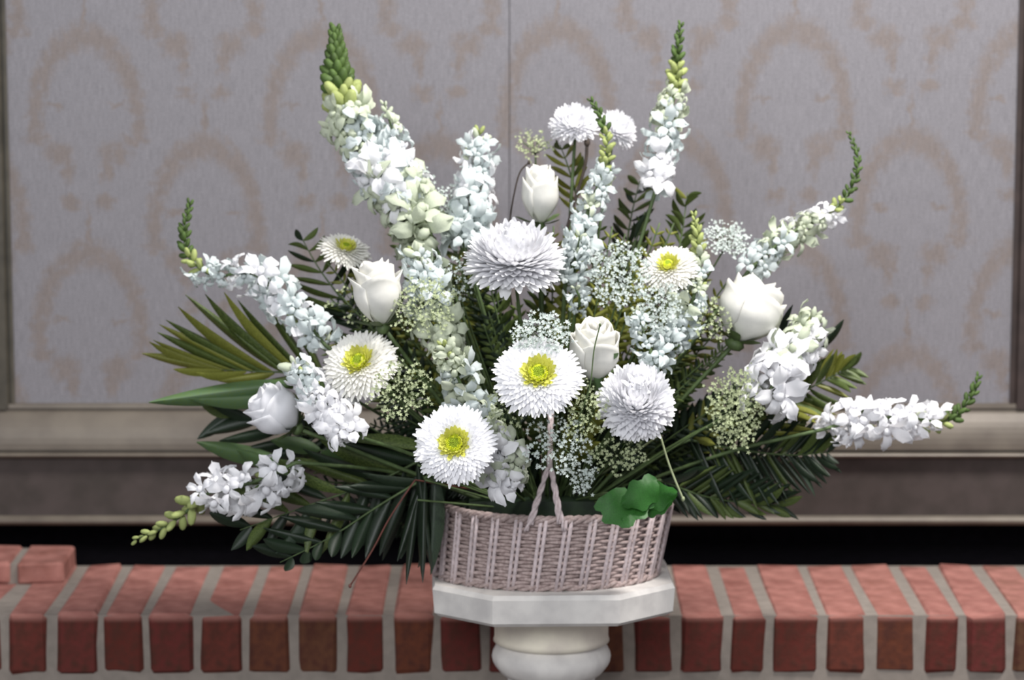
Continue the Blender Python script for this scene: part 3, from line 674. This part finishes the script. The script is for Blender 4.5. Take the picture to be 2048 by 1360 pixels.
frond([(800, 880), (700, 880), (560, 850), (440, 815)], -.14, -.10, [([(640, 770), (520, 770), (420, 790), (400, 815)], 6), ([(640, 960), (520, 920), (430, 880), (385, 875)], 7)],
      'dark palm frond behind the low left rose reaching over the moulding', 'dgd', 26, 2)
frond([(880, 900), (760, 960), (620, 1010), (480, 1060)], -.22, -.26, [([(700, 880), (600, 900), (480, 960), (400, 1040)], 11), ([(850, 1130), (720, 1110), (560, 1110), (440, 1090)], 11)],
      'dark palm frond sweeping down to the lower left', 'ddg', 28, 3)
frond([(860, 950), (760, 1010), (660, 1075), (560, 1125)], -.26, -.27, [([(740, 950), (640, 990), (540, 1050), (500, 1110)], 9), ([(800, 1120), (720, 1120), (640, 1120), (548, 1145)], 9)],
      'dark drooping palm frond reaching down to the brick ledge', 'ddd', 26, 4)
frond([(760, 700), (700, 620), (640, 540), (600, 470)], -.12, -.08, [([(640, 660), (590, 590), (570, 520), (585, 450)], 10), ([(760, 600), (720, 540), (670, 490), (625, 450)], 10)],
      'thin feathery frond behind the small side facing chrysanthemum at upper left', 'gd', 12, 5)
frond([(1500, 860), (1580, 800), (1650, 760), (1700, 735)], -.18, -.12, [([(1560, 760), (1620, 720), (1680, 705), (1735, 712)], 20), ([(1600, 860), (1660, 830), (1710, 790), (1735, 745)], 20)],
      'green fern tuft at the right behind the white snapdragon cluster', 'gyg', 13, 6)
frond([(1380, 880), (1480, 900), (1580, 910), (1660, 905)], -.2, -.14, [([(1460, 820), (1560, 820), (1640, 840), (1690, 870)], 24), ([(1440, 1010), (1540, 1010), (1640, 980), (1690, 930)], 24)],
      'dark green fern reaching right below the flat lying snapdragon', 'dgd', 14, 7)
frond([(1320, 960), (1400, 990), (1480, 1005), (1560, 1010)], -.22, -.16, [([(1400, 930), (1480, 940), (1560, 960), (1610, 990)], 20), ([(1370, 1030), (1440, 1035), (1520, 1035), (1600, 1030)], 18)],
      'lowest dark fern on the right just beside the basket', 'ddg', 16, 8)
frond([(1330, 620), (1350, 540), (1365, 460), (1375, 385)], -.1, -.04, [([(1290, 560), (1310, 480), (1335, 420), (1358, 365)], 12), ([(1400, 560), (1410, 490), (1408, 430), (1392, 370)], 12)],
      'upright green fern rising behind the pale yellow centred flower', 'gyg', 12, 9)
frond([(1250, 560), (1255, 480), (1265, 420), (1280, 360)], -.08, -.03, [([(1220, 500), (1225, 440), (1240, 390), (1262, 345)], 10), ([(1300, 500), (1305, 440), (1310, 390), (1300, 350)], 10)],
      'upright green fern between the two top right snapdragons', 'gd', 11, 10)
frond([(1160, 430), (1150, 380), (1135, 330), (1120, 290)], -.08, -.04, [([(1120, 400), (1105, 350), (1100, 310), (1105, 280)], 7), ([(1185, 380), (1175, 330), (1160, 300), (1135, 275)], 7)],
      'small yellow green fern just below the top left chrysanthemum', 'yg', 10, 11)
def blades(lst, label, kind='g', name='leaf_sprig', seed=0, cat='leaves', group=None, br=0):
    r = random.Random(seed); ro = root_at(lst[0][0][0]); root = thing(name, label, cat, ro, group)
    for (a, b_, wd, Y) in lst:
        A = P(a[0], a[1], Y + .01); B_ = P(b_[0], b_[1], Y - .01)
        ms = [LEAFV_M] if kind == 'v' else LM[kind]
        place_leaf(root, A, B_, wd * PX(Y), ms, r, 'leaf')
        add_stem(root, A, r=.0013, name='leaf_stalk')
    return root
def ivy():
    def fn(u, v):
        wv = (.5 + .10 * math.sin(v * 14)) * math.sin(PI * (v * .94 + .05) ** .72) ** .6
        return (wv * u, .12 * v * v - .12 * abs(u) * wv + .03 * math.sin(v * 9 + u * 3), v)
    mb = MB(); mb.add(*grid(4, 10, fn)); return mb.mesh('leaf', LEAFV)
LEAFV_M = ivy()
blades([((1215, 985), (1262, 1056), 80, -.33), ((1290, 985), (1246, 1045), 64, -.325), ((1270, 1000), (1358, 985), 60, -.32), ((1320, 970), (1240, 1010), 64, -.33), ((1290, 1020), (1350, 1000), 40, -.318)],
       'bright green broad leaves hanging over the right rim of the basket', 'v', seed=1)
blades([((580, 765), (298, 806), 44, -.2), ((560, 790), (380, 800), 36, -.19)], 'broad pale blue green leaf pointing left above the moulding', 'b', seed=2)
blades([((850, 960), (845, 1165), 22, -.30), ((835, 930), (862, 1140), 22, -.29), ((868, 950), (856, 1150), 24, -.28), ((835, 1000), (812, 1168), 16, -.31)], 'narrow dark leaves hanging down along the left side of the basket', 'd', seed=3)
blades([((1640, 700), (1686, 640), 16, -.12), ((1560, 700), (1588, 612), 16, -.12)], 'two dark spear leaves sticking up at the right beside the biggest rose', 'd', seed=5)
blades([((1270, 480), (1292, 430), 10, -.14), ((1250, 500), (1272, 440), 10, -.12)], 'two dark thin spear leaves at upper right above the lacy umbel', 'd', seed=6)
blades([((1195, 770), (1235, 700), 30, -.36), ((1200, 790), (1175, 720), 18, -.36)], 'pale green leaf against the cream middle rose', 'b', seed=7)
blades([((640, 900), (540, 880), 34, -.2), ((690, 920), (640, 905), 28, -.2), ((560, 920), (392, 885), 40, -.16), ((620, 960), (470, 900), 36, -.16)], 'bluish green leaves low at the left between rose and drooping snapdragon', 'b', seed=8)
# thin wiry twigs
def twig(pts, Y, label, m=TWIG, rad=.0012):
    ro = root_at(pts[-1][0]); root = thing('twig', label, 'twig', ro)
    W3 = [P(x, y, Y) - ro for x, y in pts]; q = smoothpath(W3, 24) + [Vector((0, 0, 0))]
    mb = MB(); mb.add(*tube(q, rad, 5)); link('stem', mb.mesh('stem', m), root)
    V, Fc = blob(rad * 1.8, rad * 1.8, rad * 2.5); mb = MB(); mb.add(V, Fc, 0, Matrix.Translation(W3[0])); link('tip', mb.mesh('tip', m), root)
twig([(1058, 325), (1040, 345), (1028, 390), (1020, 440), (1010, 520)], -.14, 'thin curved brown twig arching left of the tall rosebud')
twig([(1174, 285), (1170, 330), (1150, 400), (1130, 470)], -.1, 'straight dark stem standing under the top left chrysanthemum', rad=.0024)
twig([(1200, 650), (1188, 700), (1180, 770), (1160, 830)], -.40, 'fine green wire stem crossing in front of the cream middle rose', STEM, .0009)
twig([(700, 1172), (745, 1100), (780, 1035), (830, 960)], -.3, 'thin reddish stem hanging down at the lower left over the brick ledge', REDST, .0012)
twig([(1366, 998), (1350, 960), (1335, 920), (1320, 870)], -.3, 'pale wiry stem hanging right of the basket', LACEG, .0014)

# ---------------------------------------------------------------- dark filler greens between the flowers
env = [(650, 500), (760, 440), (900, 400), (1020, 430), (1200, 360), (1400, 430), (1500, 560), (1590, 700), (1670, 850), (1600, 980), (1380, 1015), (1180, 1010), (900, 1035), (840, 1110), (600, 1060), (460, 900), (560, 770), (640, 640)]
def inside(x, y):
    c = False; j = len(env) - 1
    for i in range(len(env)):
        xi, yi = env[i]; xj, yj = env[j]
        if (yi > y) != (yj > y) and x < (xj - xi) * (y - yi) / (yj - yi) + xi: c = not c
        j = i
    return c
r = random.Random(44); cnt = 0
MARKS = [(755, 585, 'beside the left rose'), (1028, 528, 'around the largest chrysanthemum'), (1272, 810, 'around the ball shaped chrysanthemum'), (720, 728, 'around the left yellow centred chrysanthemum'),
 (1076, 752, 'around the middle yellow centred chrysanthemum'), (910, 888, 'around the lowest yellow centred chrysanthemum'), (1338, 535, 'around the pale yellow centred chrysanthemum'), (1500, 618, 'below the biggest right rose'),
 (550, 826, 'under the low left rose'), (700, 1010, 'low on the left above the dark recess'), (1560, 940, 'low on the right above the dark recess'), (1080, 388, 'around the tall rosebud'), (830, 430, 'behind the foot of the tallest snapdragon'), (1180, 980, 'just above the basket rim')]
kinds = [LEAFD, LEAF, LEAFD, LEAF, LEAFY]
while cnt < 150:
    x = r.uniform(440, 1700); y = r.uniform(370, 1090)
    if not inside(x, y): continue
    cnt += 1
    edge = abs(x - 1080) / 620 + abs(y - 760) / 380
    Y = -.13 - .12 * max(0, 1 - edge * .8) + r.uniform(-.03, .03)
    tip = P(x, y, Y); ro = root_at(x); d = tip - ro; L = max(.03, min(.16, d.length * .6)); st = tip - d.normalized() * L
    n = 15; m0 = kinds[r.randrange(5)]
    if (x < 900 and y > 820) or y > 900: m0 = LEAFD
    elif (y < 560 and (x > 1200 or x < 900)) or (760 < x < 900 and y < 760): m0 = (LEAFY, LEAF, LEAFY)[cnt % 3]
    mk = min(MARKS, key=lambda q: (q[0] - x) ** 2 + (q[1] - y) ** 2)[2]
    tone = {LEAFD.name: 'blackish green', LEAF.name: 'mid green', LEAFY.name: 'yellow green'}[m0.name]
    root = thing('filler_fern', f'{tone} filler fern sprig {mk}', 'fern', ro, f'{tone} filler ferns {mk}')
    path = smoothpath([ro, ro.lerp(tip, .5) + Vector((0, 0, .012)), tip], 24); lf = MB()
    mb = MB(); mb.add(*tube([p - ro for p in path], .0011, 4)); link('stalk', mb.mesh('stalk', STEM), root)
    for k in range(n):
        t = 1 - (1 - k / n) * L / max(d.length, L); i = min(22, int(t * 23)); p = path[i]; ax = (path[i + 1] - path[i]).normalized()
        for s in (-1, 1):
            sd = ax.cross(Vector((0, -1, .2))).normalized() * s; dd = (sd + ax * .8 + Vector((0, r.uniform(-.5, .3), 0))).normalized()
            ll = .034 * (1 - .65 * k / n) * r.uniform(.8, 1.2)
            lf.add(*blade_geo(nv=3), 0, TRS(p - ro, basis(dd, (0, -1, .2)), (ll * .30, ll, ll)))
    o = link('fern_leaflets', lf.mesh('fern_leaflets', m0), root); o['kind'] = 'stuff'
